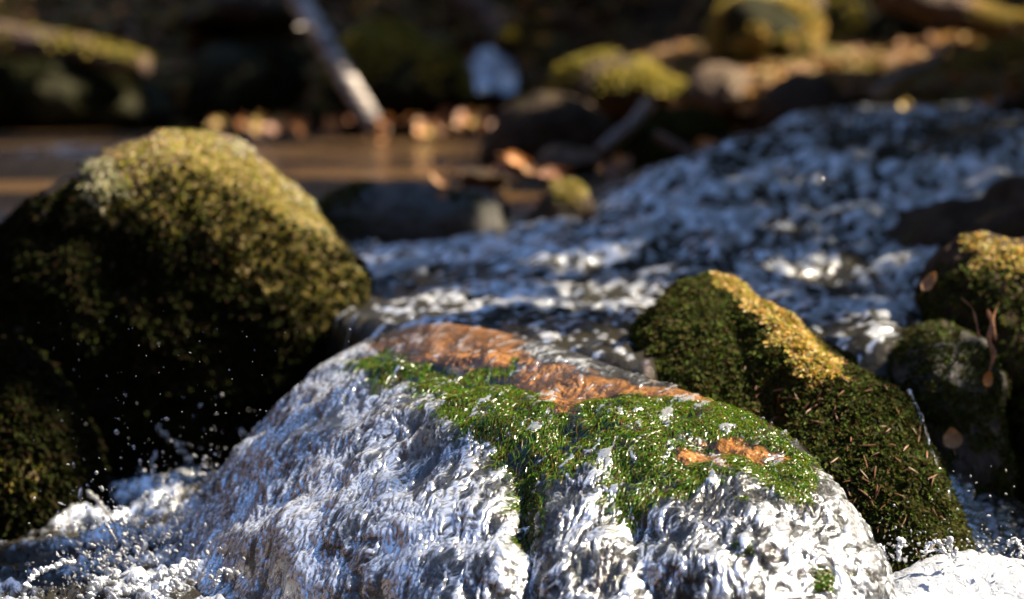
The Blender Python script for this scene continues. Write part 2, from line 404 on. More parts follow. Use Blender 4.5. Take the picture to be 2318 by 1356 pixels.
# stones at the head of the run ------------------------------------------
boulder("stone", "long low dark stone holding back the pool, right behind the big rounded boulder", "stone",
        [(x, y, 3.95) for x, y in [(715, 490), (775, 440), (850, 421), (950, 416), (1040, 424), (1115, 440), (1155, 478), (1168, 540), (1050, 590), (850, 580), (740, 545)]],
        (940, 500, 3.95), .12, .16, WETROCK, [(MOSS_DARK, 1500, .008, pxmask(seed=41, top=(-.2, .5), patch=(9, .15)))], seed=10)
boulder("stone", "small pointed stone with moss on its tip, at the end of the long low stone", "stone",
        [(x, y, 3.88) for x, y in [(1185, 540), (1205, 455), (1238, 408), (1288, 392), (1332, 420), (1350, 465), (1345, 530), (1290, 580), (1215, 580)]],
        (1268, 490, 3.88), .09, .12, DRYROCK, [(MOSS_SUNLIT, 1800, .008, pxmask([(1235, 400), (1290, 380), (1330, 420), (1310, 455), (1260, 445)], seed=43))], seed=11)
BACK = [  # label, outline, depth, front, back, stone, moss
 ("dark brown boulder at the waterline in the middle distance, left of the rapids' head", [(1095, 350), (1140, 270), (1195, 228), (1290, 212), (1360, 240), (1405, 300), (1410, 370), (1250, 400), (1120, 390)], 5.3, .2, .25, DRYROCK, None),
 ("dark green stone at the head of the rapids with a twig against it", [(1415, 360), (1445, 300), (1500, 265), (1570, 258), (1612, 280), (1625, 340), (1560, 385), (1460, 390)], 4.9, .14, .2, MOSSBED, (MOSS_DARK, 2500, .012, None)),
 ("mossy stone with a green lit crest on the far bank behind the brown waterline boulder", [(1240, 250), (1265, 160), (1340, 132), (1450, 140), (1530, 175), (1562, 225), (1500, 265), (1320, 275)], 6.3, .22, .3, DRYROCK, (MOSS_FAR, 3500, .016, (.2, .6))),
 ("small rounded brown stone, left of the pair under the mossy block", [(1575, 235), (1590, 185), (1630, 160), (1680, 168), (1700, 205), (1690, 245), (1620, 260)], 6.1, .14, .2, GREYROCK, None),
 ("small pinkish stone, right of the pair under the mossy block", [(1700, 225), (1710, 185), (1742, 168), (1775, 185), (1785, 225), (1740, 250)], 6.0, .1, .12, GREYROCK, None),
 ("low brown stone at the water edge beside the pinkish stone", [(1745, 270), (1765, 225), (1810, 205), (1870, 222), (1895, 262), (1850, 290), (1780, 290)], 5.5, .14, .15, DRYROCK, None),
 ("yellow mossy block on the far bank, pale stone on top of it", [(1635, 120), (1645, 35), (1690, 18), (1780, 22), (1832, 45), (1842, 95), (1795, 160), (1690, 185)], 6.6, .22, .3, MOSSBED, (MOSS_SUNGOLD, 6000, .018, (-.6, .2))),
 ("pale sunlit stone on top of the yellow mossy block", [(1725, 10), (1745, -40), (1800, -50), (1850, -20), (1855, 25), (1790, 40)], 6.85, .15, .15, GREYROCK, None),
 ("large dark green boulder on the far bank, right of the yellow mossy block", [(1830, 230), (1850, 80), (1900, -20), (1990, -50), (2060, 0), (2075, 140), (2040, 250), (1930, 270)], 7.5, .3, .35, MOSSBED, (MOSS_FAR, 3000, .016, (.2, .7))),
 ("dark boulder under the mossy log at the top right", [(2120, 250), (2140, 150), (2200, 100), (2300, 90), (2420, 110), (2450, 240), (2300, 290)], 6.0, .25, .3, DRYROCK, (MOSS_FAR, 1200, .016, (.4, .8))),
 ("brown stone cut by the top edge between the black hollow and the leaning birch", [(400, 60), (430, 5), (500, -25), (600, -20), (660, 20), (640, 55), (520, 60)], 8.0, .3, .35, DRYROCK, (MOSS_FAR, 1200, .018, (.3, .8))),
 ("long mossy boulder beside the leaning birch, left of the small distant fall", [(735, 140), (770, 75), (860, 62), (960, 85), (1040, 130), (1075, 185), (1060, 250), (900, 275), (760, 240)], 7.4, .28, .35, MOSSBED, (MOSS_FAR, 5000, .018, (0, .6))),
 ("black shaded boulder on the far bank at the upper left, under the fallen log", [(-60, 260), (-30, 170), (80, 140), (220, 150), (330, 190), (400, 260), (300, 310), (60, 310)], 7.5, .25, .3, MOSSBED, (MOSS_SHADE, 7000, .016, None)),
 ("black boulder on the far bank between the fallen log and the leaning birch", [(420, 270), (440, 150), (500, 90), (600, 85), (680, 130), (720, 220), (700, 290), (540, 300)], 7.6, .22, .35, MOSSBED, (MOSS_SHADE, 7000, .016, None)),  # dark hollow filled by a boulder in shade-darkened moss
 ("grey wet stone in the shallows left of the dark green twig stone", [(1225, 370), (1260, 340), (1330, 330), (1395, 345), (1420, 375), (1350, 395), (1260, 392)], 4.75, .08, .1, GREYROCK, None),
 ("small stone lapped by white water, below the dark green twig stone", [(1575, 365), (1592, 325), (1630, 310), (1668, 330), (1680, 372), (1630, 392)], 4.4, .05, .07, DRYROCK, None),
 ("flat brown stone in the shallows behind the long low stone", [(1000, 420), (1030, 395), (1090, 388), (1150, 398), (1175, 425), (1110, 440), (1040, 438)], 4.4, .08, .1, DRYROCK, None),
 ("dark stone breaking the surface at the far right of the rapids", [(2240, 260), (2265, 228), (2310, 218), (2370, 230), (2390, 262), (2310, 280)], 4.9, .1, .12, DRYROCK, None),
]
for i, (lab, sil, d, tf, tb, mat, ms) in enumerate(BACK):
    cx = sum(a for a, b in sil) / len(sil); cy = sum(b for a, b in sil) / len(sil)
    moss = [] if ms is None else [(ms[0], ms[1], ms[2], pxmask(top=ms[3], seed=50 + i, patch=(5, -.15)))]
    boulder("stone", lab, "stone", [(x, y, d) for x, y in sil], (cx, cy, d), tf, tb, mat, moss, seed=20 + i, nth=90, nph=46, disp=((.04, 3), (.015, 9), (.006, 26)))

# ------------------------------------------------------------------ the water covered boulder in the middle
crest_px = [(300, 1400, 2.62), (430, 1200, 2.68), (500, 1105, 2.72), (565, 1025, 2.74), (630, 935, 2.76), (720, 845, 2.77), (850, 765, 2.77), (1000, 735, 2.72), (1200, 772, 2.58), (1400, 838, 2.46), (1550, 885, 2.37),
            (1700, 940, 2.29), (1800, 1000, 2.24), (1872, 1080, 2.20), (1945, 1175, 2.17), (2000, 1270, 2.14), (2032, 1365, 2.12), (2045, 1470, 2.11)]
base_px = [(180, 1520, 2.45), (230, 1530, 2.42), (280, 1550, 2.38), (330, 1570, 2.34), (390, 1590, 2.30), (480, 1620, 2.24), (620, 1660, 2.16), (800, 1690, 2.08), (1020, 1720, 2.02), (1230, 1740, 1.98), (1400, 1740, 1.98),
           (1560, 1740, 1.98), (1670, 1740, 1.98), (1760, 1730, 1.99), (1850, 1720, 2.0), (1930, 1700, 2.01), (1980, 1690, 2.02), (2010, 1680, 2.03)]
NS, NV, NB = 1240, 800, 70
cr = open_curve([P(*c) for c in crest_px], NS)
_seg = np.linalg.norm(np.diff([P(*c) for c in crest_px], axis=0), axis=1); _cum = np.concatenate([[0], np.cumsum(_seg)])
_t = np.linspace(0, _cum[-1], NS); bs_ = np.array([P(*c) for c in base_px])
bs = np.stack([np.interp(_t, _cum, bs_[:, k]) for k in range(3)], 1)
ker = np.ones(125) / 125
bs = np.stack([np.convolve(np.pad(bs[:, k], 62, 'edge'), ker, 'valid') for k in range(3)], 1)
vv = np.linspace(0, 1, NV) * math.pi / 2
hh = np.sin(vv) ** .95; zz = 1 - np.cos(vv) ** 1.0
front = np.empty((NS, NV, 3))
front[:, :, :2] = cr[:, None, :2] + (bs - cr)[:, None, :2] * hh[None, :, None]
front[:, :, 2] = cr[:, None, 2] + (bs - cr)[:, None, 2] * zz[None, :]
# lumps and two grooves that split the curtain
fl = front.reshape(-1, 3)
gf = grid_faces(NS, NV)
nf = vnormals(fl, gf)
if (nf * np.array([0, -1, 1])).sum() < 0: gf = gf[:, ::-1]; nf = -nf
vfrac = np.tile(np.linspace(0, 1, NV), NS)
s_m = np.repeat(_t, NV); v_m = np.concatenate([[0], np.cumsum(np.linalg.norm(np.diff(front[NS // 2], axis=0), axis=1))]); v_m = np.tile(v_m, NS)
bx, by, _ = proj(fl)
lump = .016 * fbm(fl * 7, 3, 5) + .006 * fbm(fl * 21, 3, 6)
groove = np.exp(-((bx - lerp(1165, 1190, (by - 1000) / 300)) / 38) ** 2) * sstep(1020, 1120, by) * .018
groove += np.exp(-((bx - lerp(1400, 1480, (by - 1100) / 250)) / 45) ** 2) * sstep(1100, 1200, by) * .012
lump = (lump - groove) * sstep(0, .22, vfrac)
fl = fl + nf * lump[:, None]
front = fl.reshape(NS, NV, 3); nf = vnormals(fl, gf)
bx, by, bd = proj(fl)
# back of the boulder, under the upstream water
perp = np.array([.62, .78, 0]); bk = np.linspace(0, 1, NB) * math.pi / 2
back = np.empty((NS, NB, 3))
bw = .17 - .155 * sstep(.52, .80, np.linspace(0, 1, NS))
back[:, :, :2] = cr[:, None, :2] + (bw[:, None] * np.sin(bk)[None, :])[:, :, None] * perp[None, None, :2]
back[:, :, 2] = cr[:, None, 2] - (cr[:, 2] + .35)[:, None] * (1 - np.cos(bk))[None, :]

ORANGE = [[(800, 800), (860, 745), (960, 715), (1080, 735), (1180, 770), (1200, 815), (1120, 835), (1040, 835), (970, 840), (900, 800), (840, 790)],
          [(1140, 860), (1180, 825), (1260, 825), (1420, 865), (1560, 880), (1640, 905), (1600, 915), (1440, 895), (1390, 915), (1250, 925)],
          [(1480, 970), (1600, 985), (1710, 990), (1765, 1015), (1810, 1060), (1740, 1050), (1660, 1035), (1580, 1010)],
          [(1510, 1025), (1600, 1020), (1650, 1040), (1560, 1055)]]
MOSSP = [(775, 830), (850, 795), (950, 812), (1000, 845), (1080, 835), (1150, 820), (1180, 870), (1260, 925), (1380, 918), (1480, 885), (1600, 905), (1720, 945), (1800, 1005), (1865, 1085),
         (1830, 1130), (1800, 1165), (1760, 1100), (1660, 1085), (1560, 1115), (1500, 1120), (1440, 1190), (1400, 1180), (1370, 1070), (1290, 1055), (1240, 1080), (1235, 1180), (1205, 1270), (1170, 1230), (1165, 1110),
         (1110, 1010), (1010, 955), (965, 895), (880, 885)]
wob = np.stack([noise(fl * 32, 71) + .8 * noise(fl * 100, 72), noise(fl * 32, 73) + .8 * noise(fl * 100, 74)], 1) * 38
orange = np.zeros(len(fl))
for k, po in enumerate(ORANGE): orange = np.maximum(orange, inpoly(bx + wob[:, 0], by + .5 * wob[:, 1], po) * 1.0)
mossm = inpoly(bx + wob[:, 0], by + wob[:, 1], MOSSP) * (1 - orange)
ORX = orange.reshape(NS, NV)
for _ax in (0, 1): ORX = np.apply_along_axis(lambda a: np.convolve(np.pad(a, 8, 'edge'), np.ones(17) / 17, 'valid'), _ax, ORX)
ORX = sstep(.25, .8, ORX + .5 * fbm(fl * 70, 3, 77).reshape(NS, NV) * (ORX > .02) * (ORX < .98))

m = M("water_worn_stone"); p = m.pos()
dk = m.ramp(m.noise(60, 6, .65, .5, p), [(.32, (.004, .004, .005)), (.7, (.020, .020, .020))])
og = m.ramp(m.noise(150, 8, .75, 1.0, p), [(.34, (.10, .035, .008)), (.46, (.30, .115, .026)), (.56, (.44, .19, .05)), (.72, (.60, .36, .16))])
b = m.bsdf(Base_Color=m.mix(m.attr("orange"), dk, og), Roughness=m.mix(m.attr('orange'), (.65, .65, .65), (.35, .35, .35)), Specular_IOR_Level=.25, Normal=m.bump(m.noise(210, 8, .7, .4, p), .9, .006))
CSTONE = m.fin(b.outputs[0])
base_c = np.array([.0, 2.3, -.30])
cb = empty("boulder", base_c, "water covered boulder with bright green moss and orange patches along its crest", "boulder")
st = 3
fg = front[::st, ::st]; n1, n2 = fg.shape[:2]
allv = np.concatenate([back[::st, ::-1][:, :-1], fg], 1); nn2 = allv.shape[1]
oa = np.concatenate([np.repeat(ORX[::st, :1], nn2 - n2, 1), ORX[::st, ::st]], 1)
mesh_obj("stone", allv.reshape(-1, 3), grid_faces(n1, nn2), CSTONE, cb, base_c, attrs={"orange": oa.ravel()})

# combed moss strands
def strands(n, seed, mask, lmin, lmax, lift, width):
    rs = np.random.RandomState(seed)
    wgt = mask / mask.sum(); idx = rs.choice(len(mask), n, p=wgt)
    si = idx // NV + rs.rand(n) - .5; vi = idx % NV + rs.rand(n) - .5
    ln = lmin + (lmax - lmin) * rs.rand(n)
    dv = v_m[NV // 3 + 1] - v_m[NV // 3]; dvi = ln / dv; dsi = (rs.normal(0, .45, n) - .45) * ln / (_t[1])
    K = 5; pts = []
    hgt = lift * (.3 + rs.rand(n)); ph = rs.rand(n) * 6.28
    for k in range(K):
        u = k / (K - 1)
        a = np.clip(si + dsi * u + np.sin(ph + u * 4) * 1.6, 0, NS - 2); c = np.clip(vi + dvi * u, 0, NV - 2)
        ia, ic = a.astype(int), c.astype(int)
        q = front[ia, ic] + (a - ia)[:, None] * (front[ia + 1, ic] - front[ia, ic]) + (c - ic)[:, None] * (front[ia, ic + 1] - front[ia, ic])
        nq = nf.reshape(NS, NV, 3)[ia, ic]
        pts.append(q + nq * (hgt * math.sin(min(1, u * 1.3) * 2.4) ** 2 + .0004)[:, None])
    pts = np.stack(pts, 1)
    side = np.cross(pts[:, -1] - pts[:, 0], nf.reshape(NS, NV, 3)[np.clip(si.astype(int), 0, NS - 1), np.clip(vi.astype(int), 0, NV - 1)])
    side /= np.linalg.norm(side, axis=1, keepdims=True) + 1e-9
    roll = rs.normal(0, .6, (n, 1)); nn_ = nf[idx]; side = side * np.cos(roll) + nn_ * np.sin(roll)
    wd = width * (.6 + .8 * rs.rand(n, 1))
    tp = np.array([.6, 1, .9, .6, .12])
    L = pts + side[:, None] * (wd * tp[None])[:, :, None]; Rr = pts - side[:, None] * (wd * tp[None])[:, :, None]
    v = np.stack([L, Rr], 2).reshape(n, -1, 3)
    f = np.array([[2 * k, 2 * k + 1, 2 * k + 3, 2 * k + 2] for k in range(K - 1)])
    F = (f[None] + (np.arange(n) * 2 * K)[:, None, None]).reshape(-1, 4)
    return v.reshape(-1, 3), F
facing = ((CAM - fl) * nf).sum(1) > 0
dens = mossm * (.04 + .96 * sstep(-.22, .12, fbm(fl * 42, 3, 81)))
v, f = strands(42000, 5, dens + 1e-9 * mossm, .007, .026, .0030, .00045)
mesh_obj("moss", v, f, MOSS_WET, cb, base_c)
for k, (po, cn) in enumerate((([(1840, 1300), (1860, 1285), (1885, 1300), (1880, 1340), (1850, 1345)], 450), ([(1670, 1230), (1700, 1225), (1710, 1250), (1680, 1255)], 250))):
    v, f = strands(cn, 6 + k, inpoly(bx, by, po) * 1. + 1e-14, .006, .014, .004, .0006)
    mesh_obj("moss", v, f, MOSS_WET, cb, base_c)

# falling water: the film over the boulder, ropes and tongues combed along the flow
q = np.stack([s_m, v_m, 0 * s_m], 1)
wx = noise(q * np.array([16, 9, 1]), 91) * .010 + noise(q * np.array([45, 28, 1]), 92) * .005
wy = noise(q * np.array([30, 22, 1]) + 5, 93) * .009
th = .42; ox, oy = fl[:, 0] - .1, fl[:, 1] - 2.3
ac = ox * np.cos(th) - oy * np.sin(th); al = -(ox * np.sin(th) + oy * np.cos(th)) * .75 - fl[:, 2] * .95
qs = np.stack([ac + wx * .8, al + wy, 0 * s_m], 1)
g1 = noise(qs * np.array([72, 19, 1]), 94); g2 = noise(qs * np.array([150, 42, 1]) + .8 * g1[:, None], 95); g3 = noise(qs * np.array([300, 105, 1]) + 1.2 * g2[:, None], 96); g4 = noise(qs * np.array([420, 230, 1]), 98)
big = noise(q * np.array([14, 7, 1]), 97)
fld = .46 * g1 + .46 * g2 + .20 * g3
veins = np.maximum(np.exp(-(g2 / .05) ** 2), .8 * np.exp(-(g3 / .07) ** 2))
amount = np.ones(len(fl))
amount = np.where(mossm > .5, .17, amount); amount = np.where(orange > .5, .22, amount)
amount *= lerp(.45, 1, np.maximum(sstep(0, .10, vfrac), sstep(1780, 1860, bx)))
ker2 = np.ones(13) / 13
amt = amount.reshape(NS, NV)
amt = np.apply_along_axis(lambda a: np.convolve(np.pad(a, 6, 'edge'), ker2, 'valid'), 0, amt)
amt = np.apply_along_axis(lambda a: np.convolve(np.pad(a, 6, 'edge'), ker2, 'valid'), 1, amt).ravel()
left = sstep(1250, 700, bx)                         # the left curtain is denser
rightlit = sstep(1780, 1900, bx) * sstep(1060, 1130, by)  # sunlit brightness added as extra white
cov = .29 * left + .14 * rightlit + lerp(.50, .30, sstep(1200, 1300, bx)) * big + .10 * sstep(1200, 1300, bx) * sstep(1090, 1180, by) - .02
core = sstep(.02, .16, fld + cov - .06)
vein = veins * sstep(-.22, .05, fld + cov) * (.35 + .65 * sstep(-.2, .25, g4 + .5 * g1))
tone = .30 + .70 * sstep(-.25, .3, g3 * .7 + g4 + .4 * big)
foam = np.maximum(core * tone * .9, .75 * vein) + .025 + .06 * left  # white stands in for sky reflections and glints besides bubbles
fleck = sstep(.26, .36, fld + .25 * g4 + .25 * big) * .6 + .30 * sstep(.6, .95, veins) * sstep(.05, .2, fld + .3 * big)  # glints over wet moss and stone drawn as white flecks
low = sstep(.55, .35, amt)
foam = np.clip(foam * (1 - low) * np.clip(amt * 1.25, 0, 1) + fleck * low, 0, .96)
thick = .0016 + .0004 * sstep(.2, .6, amt) + (.0032 * np.clip(fld + .3, 0, 1) + .0006 * core + .0006 * g3 + .0002 * g4 + .0025 * np.clip(big, 0, 1)) * (.25 + .75 * amt) + .0012 * fleck * low
fv = fl + nf * thick[:, None]
tag(mesh_obj("water", fv, gf, FILM, attrs={"foam": foam}), kind='structure')

# ------------------------------------------------------------------ stream: pool and rapids above
xs = np.arange(-1.75, 2.3, .0075); ys = np.concatenate([np.arange(2.3, 5.2, .007), np.arange(5.2, 8.3, .02)])
X, Y = np.meshgrid(xs, ys, indexing='ij'); X = X.ravel(); Y = Y.ravel(); n_ = len(X)
Q = np.stack([X, Y, 0 * X], 1)
turb = np.maximum(sstep(-.12, .12, X - .14 - .33 * (np.clip(Y, 3.0, 5.5) - 3.9)) * sstep(2.6, 3.4, Y) * sstep(7, 5.2, Y), sstep(2.5, 2.8, Y) * sstep(4.05, 3.8, Y) * .75 * sstep(-.45, -.2, X))
turb = np.maximum(turb, sstep(.2, .32, X) * sstep(2.9, 2.6, Y) * .6)
turb = np.maximum(turb, .5 * np.exp(-((X + 1.0) / .35) ** 2 - ((Y - 5.9) / .5) ** 2))
turb = np.maximum(turb, .55 * sstep(-.25, -.1, X) * sstep(2.95, 2.75, Y))
Z = water_base(X, Y)
Qs = np.stack([X - .32 * Y, Y * .48, 0 * X], 1) + np.stack([noise(Q * 6, 1), noise(Q * 6 + 9, 2), 0 * X], 1) * .035
f1 = fbm(Qs * 9, 3, 11); f2 = 1 - 2 * np.abs(noise(Qs * 26, 12)); f3 = 1 - 2 * np.abs(noise(Qs * 62, 13)); f4 = noise(Qs * 4, 14)
Z = Z + turb * (.018 * f4 + .020 * f1 + .012 * f2 + .008 * f3 + .004 * noise(Qs * 110, 18)) + (1 - turb) * (.0016 * noise(Q * np.array([5, 17, 1]), 15) + .0008 * noise(Q * np.array([14, 40, 1]), 16))
cy_ = np.interp(X, cr[np.argsort(cr[:, 0]), 0], cr[np.argsort(cr[:, 0]), 1])
frontline = lerp(3.02, 0, 0) * (1 - sstep(-.27, -.17, X)) + sstep(-.27, -.17, X) * (lerp(cy_ + .035, 2.66 - .05 * sstep(.30, .38, X) + .4 * sstep(.47, .6, X) + .03 * noise(Q * 9, 8), sstep(.13, .20, X)))
frontline = frontline + .03 * noise(Q * 14, 9)
Z = Z - .35 * sstep(0.05, -.14, Y - frontline)
f5 = noise(Qs * 110, 18)
f6 = noise(Qs * 48 + 3, 19)
foam = np.clip(turb ** .5 * (.07 + .74 * sstep(.03, .20, .30 * f1 + .10 * f2 + .14 * f3 + .50 * f5 + .45 * f6 + .40 * f4 + .12 * (turb - 1) - .15 + .14 * sstep(4.1, 3.8, Y) * sstep(2.7, 3.0, Y))), 0, 1)  # foam also whitens in place of weak sky reflections
tag(mesh_obj("water", np.stack([X, Y, Z], 1), grid_faces(len(xs), len(ys))[:, ::1], WATER, attrs={"foam": foam, "calm": sstep(.25, .02, turb) * sstep(3.9, 4.3, Y)}), kind='structure')

# small fall far behind, between the stones
fx, fz = 60, 60
U, V = np.meshgrid(np.linspace(0, 1, fx), np.linspace(0, 1, fz), indexing='ij'); U = U.ravel(); V = V.ravel()
cxx = lerp(1118, 1108, V) + (U - .5) * lerp(60, 125, V ** .6) * (1 + .35 * noise(np.stack([V * 4, U * 0, U * 0], 1), 3)); cyy = lerp(112, 205, V) + 10 * noise(np.stack([U * 3, V * 2, U * 0], 1), 6)
pt = np.array([P(a_, b_, d_) for a_, b_, d_ in zip(cxx, cyy, lerp(7.9, 7.5, V))])
pt[:, 1] -= .05 * np.sin(V * 3.1) + .03 * noise(pt * 25, 3); pt[:, 2] += .012 * noise(pt * 20, 4)
tag(mesh_obj("water", pt, grid_faces(fx, fz), WATER, attrs={"foam": np.clip(.62 + .4 * noise(pt * 22, 5), 0, 1)}), kind='structure')

# ------------------------------------------------------------------ churning pool below
xs = np.arange(-1.2, 1.1, .0042); ys = np.arange(1.55, 3.1, .0046)
X, Y = np.meshgrid(xs, ys, indexing='ij'); X = X.ravel(); Y = Y.ravel(); Q = np.stack([X, Y, 0 * X], 1)
def bumpg(c, rx, ry): return np.exp(-((X - c[0]) / rx) ** 2 - ((Y - c[1]) / ry) ** 2)
f1 = fbm(Q * 11, 4, 31); f2 = 1 - 2.2 * np.abs(noise(Q * 38 + .4 * f1[:, None], 32)); f3 = noise(Q * 120, 33); f4 = noise(Q * 260, 34)
right = sstep(.30, .36, X)
Z = -.170 + .030 * bumpg(P(2150, 1290, 2.2), .10, .09) + .042 * bumpg(P(2320, 1280, 2.2), .12, .10) + .02 * bumpg(P(2060, 1300, 2.16), .05, .05)
Z += .03 * bumpg(P(470, 1180, 2.68), .07, .10) + .012 * bumpg(P(380, 1250, 2.5), .08, .12) + .02 * bumpg(P(250, 1330, 2.25), .10, .10) + .03 * bumpg(P(560, 1130, 2.8), .06, .08)
Z += .07 * bumpg(P(2210, 1130, 2.62), .07, .08)
cv = np.maximum(right, sstep(-.15, -.25, X) * sstep(-.75, -.45, X))
Z += cv * (lerp(.026, .011, right) * f1 + lerp(.012, .0, right) * f2 + lerp(.005, .0042, right) * f3 + lerp(.0022, .0022, right) * f4)
foam = np.clip(cv * (.10 + .65 * f1 + .28 * f2 + .3 * f3 + .25 * f4), 0, 1)
foam = np.maximum(foam, right * sstep(2.42, 2.28, Y) * 1.0)
ks = int(np.searchsorted(xs, .31)); pz = np.stack([X, Y, Z], 1).reshape(len(xs), len(ys), 3); fo2 = foam.reshape(len(xs), len(ys))
for nm, mt, sl_ in (("water", WATER, slice(0, ks + 1)), ("water", FOAMSHEET, slice(ks, None))):
    g = pz[sl_]
    o = tag(mesh_obj(nm, g.reshape(-1, 3), grid_faces(g.shape[0], g.shape[1]), mt, attrs={"foam": fo2[sl_].ravel()}), kind='structure')
print("water done")

# ------------------------------------------------------------------ spray
def ico():
    t = (1 + 5 ** .5) / 2
    v = np.array([[-1, t, 0], [1, t, 0], [-1, -t, 0], [1, -t, 0], [0, -1, t], [0, 1, t], [0, -1, -t], [0, 1, -t], [t, 0, -1], [t, 0, 1], [-t, 0, -1], [-t, 0, 1]], float)
    v /= np.linalg.norm(v[0])
    f = np.array([[0, 11, 5], [0, 5, 1], [0, 1, 7], [0, 7, 10], [0, 10, 11], [1, 5, 9], [5, 11, 4], [11, 10, 2], [10, 7, 6], [7, 1, 8], [3, 9, 4], [3, 4, 2], [3, 2, 6], [3, 6, 8], [3, 8, 9], [4, 9, 5], [2, 4, 11], [6, 2, 10], [8, 6, 7], [9, 8, 1]])
    mid = {}; vl = list(v); nf_ = []
    def md(a, b):
        k = (min(a, b), max(a, b))
        if k not in mid: x = vl[a] + vl[b]; vl.append(x / np.linalg.norm(x)); mid[k] = len(vl) - 1
        return mid[k]
    for a, b, c in f:
        x, y, z = md(a, b), md(b, c), md(c, a); nf_ += [[a, x, z], [b, y, x], [c, z, y], [x, y, z]]
    return np.array(vl), np.array(nf_)
IV, IF = ico()
def drops(c, r, seed):
    rs = np.random.RandomState(seed); n = len(c); c = np.asarray(c); r = np.asarray(r)
    sq = 1 + rs.normal(0, .2, (n, 1, 3))
    w_ = IV[None] * r[:, None, None] * sq
    ax = np.array([-.5, -.1, .8]) + rs.normal(0, .6, (n, 3)); ax /= np.linalg.norm(ax, axis=1, keepdims=True)
    w_ = w_ + ax[:, None] * (w_ * ax[:, None]).sum(2, keepdims=True) * rs.exponential(.5, (n, 1, 1))
    v = c[:, None] + w_
    f = IF[None] + (np.arange(n) * len(IV))[:, None, None]
    return v.reshape(-1, 3), f.reshape(-1, 3)
rs = np.random.RandomState(41)
C_, R_ = [], []
for k in range(1500):                                  # thrown up where the curtain lands
    u = rs.rand(); ox, oy, od = lerp(180, 600, u), lerp(1340, 1075, u ** .8), lerp(2.25, 2.72, u)
    hgt = rs.exponential(55); lat = rs.normal(0, 45) - hgt * .35
    d = od + rs.normal(0, .10)
    C_.append(P(ox + lat, oy - hgt + 40, d)); R_.append(.0006 + .0019 * rs.rand() ** 3)
for path, d0, d1, rr in [([(490, 1100), (440, 1060), (410, 1020), (375, 985), (355, 965)], 2.75, 2.8, .0028), ([(360, 1160), (355, 1100), (345, 1060), (350, 1030)], 2.7, 2.75, .0024),
                         ([(290, 1200), (310, 1160), (330, 1140), (420, 1130), (470, 1100), (540, 1080)], 2.7, 2.75, .003), ([(210, 1120), (240, 1160), (270, 1190)], 2.6, 2.65, .0026)]:
    pc = open_curve([(a, b, 0) for a, b in path], 26)
    for a, b, _ in pc:
        u = rs.rand(); C_.append(P(a + rs.normal(0, 3), b + rs.normal(0, 3), lerp(d0, d1, u))); R_.append(rr * (.5 + .8 * rs.rand()))
for k in range(260):                                   # spray over the foam at the right
    C_.append(P(rs.uniform(1990, 2330), 1270 - rs.exponential(45), rs.uniform(2.12, 2.3))); R_.append(.0004 + .0010 * rs.rand() ** 3)
for k in range(160):                                   # stray mist before the dark stones
    C_.append(P(rs.uniform(100, 800), rs.uniform(700, 1150), rs.uniform(2.15, 2.4))); R_.append(.0002 + .0004 * rs.rand())
v, f = drops(C_, R_, 3)
tag(mesh_obj("spray", v, f, DROP), "clear water drops flying up where the falling water lands", "spray", kind='stuff')
# white torn water: bubbly ropes and clots
C_, R_ = [], []
ROPES = []
def rope(path, n, r, seed):
    pc = open_curve([P(*q) for q in path], n); pc = pc + .0025 * np.stack([noise(pc * 90, seed), noise(pc * 90, seed + 1), noise(pc * 90, seed + 2)], 1)
    rad = r * np.clip(.75 + 1.1 * noise(np.stack([np.arange(n) * .35, np.full(n, seed * 3.3), np.zeros(n)], 1), seed), .15, 2)
    rad[0] = rad[-1] = r * .1
    t = np.gradient(pc, axis=0); t /= np.linalg.norm(t, axis=1, keepdims=True); a_ = np.cross(t, [.2, .9, .3]); a_ /= np.linalg.norm(a_, axis=1, keepdims=True); b_ = np.cross(t, a_)
    an = np.linspace(0, 2 * math.pi, 12, endpoint=False)
    v = (pc[:, None] + (np.cos(an)[None, :, None] * a_[:, None] + np.sin(an)[None, :, None] * b_[:, None]) * rad[:, None, None]).reshape(-1, 3)
    v = v + r * .55 * np.stack([noise(v * 260, seed), noise(v * 260, seed + 1), noise(v * 260, seed + 2)], 1)
    ROPES.append((v, np.array([[i * 12 + j, i * 12 + (j + 1) % 12, (i + 1) * 12 + (j + 1) % 12, (i + 1) * 12 + j] for i in range(n - 1) for j in range(12)])))
rope([(52, 1380, 2.16), (60, 1325, 2.16), (85, 1298, 2.17), (120, 1280, 2.18), (168, 1272, 2.2)], 90, .0030, 1)
rope([(190, 1380, 2.15), (205, 1340, 2.15), (225, 1318, 2.16), (250, 1298, 2.17), (265, 1310, 2.17)], 70, .0050, 2)
rope([(215, 1390, 2.15), (270, 1345, 2.16), (310, 1330, 2.17), (335, 1312, 2.18), (380, 1300, 2.18), (420, 1272, 2.2)], 110, .0042, 3)
rope([(330, 1390, 2.15), (380, 1335, 2.16), (420, 1298, 2.17), (455, 1268, 2.18)], 90, .0040, 4)
rope([(480, 1330, 2.2), (492, 1300, 2.2), (505, 1285, 2.2)], 40, .0026, 5)
for k in range(34):
    u = rs.rand(); x0, y0, d0 = lerp(230, 610, u) + rs.normal(0, 20), lerp(1330, 1085, u) + rs.normal(15, 20), lerp(2.35, 2.78, u)
    dx, dy = rs.normal(-14, 22), -abs(rs.normal(30, 22))
    rope([(x0, y0 + 12, d0), (x0 + dx * .4, y0 + dy * .6, d0), (x0 + dx, y0 + dy, d0 + rs.normal(0, .02)), (x0 + dx * 1.8, y0 + dy * 1.2, d0 + rs.normal(0, .03))], 40, rs.uniform(.0018, .0042), 10 + k)
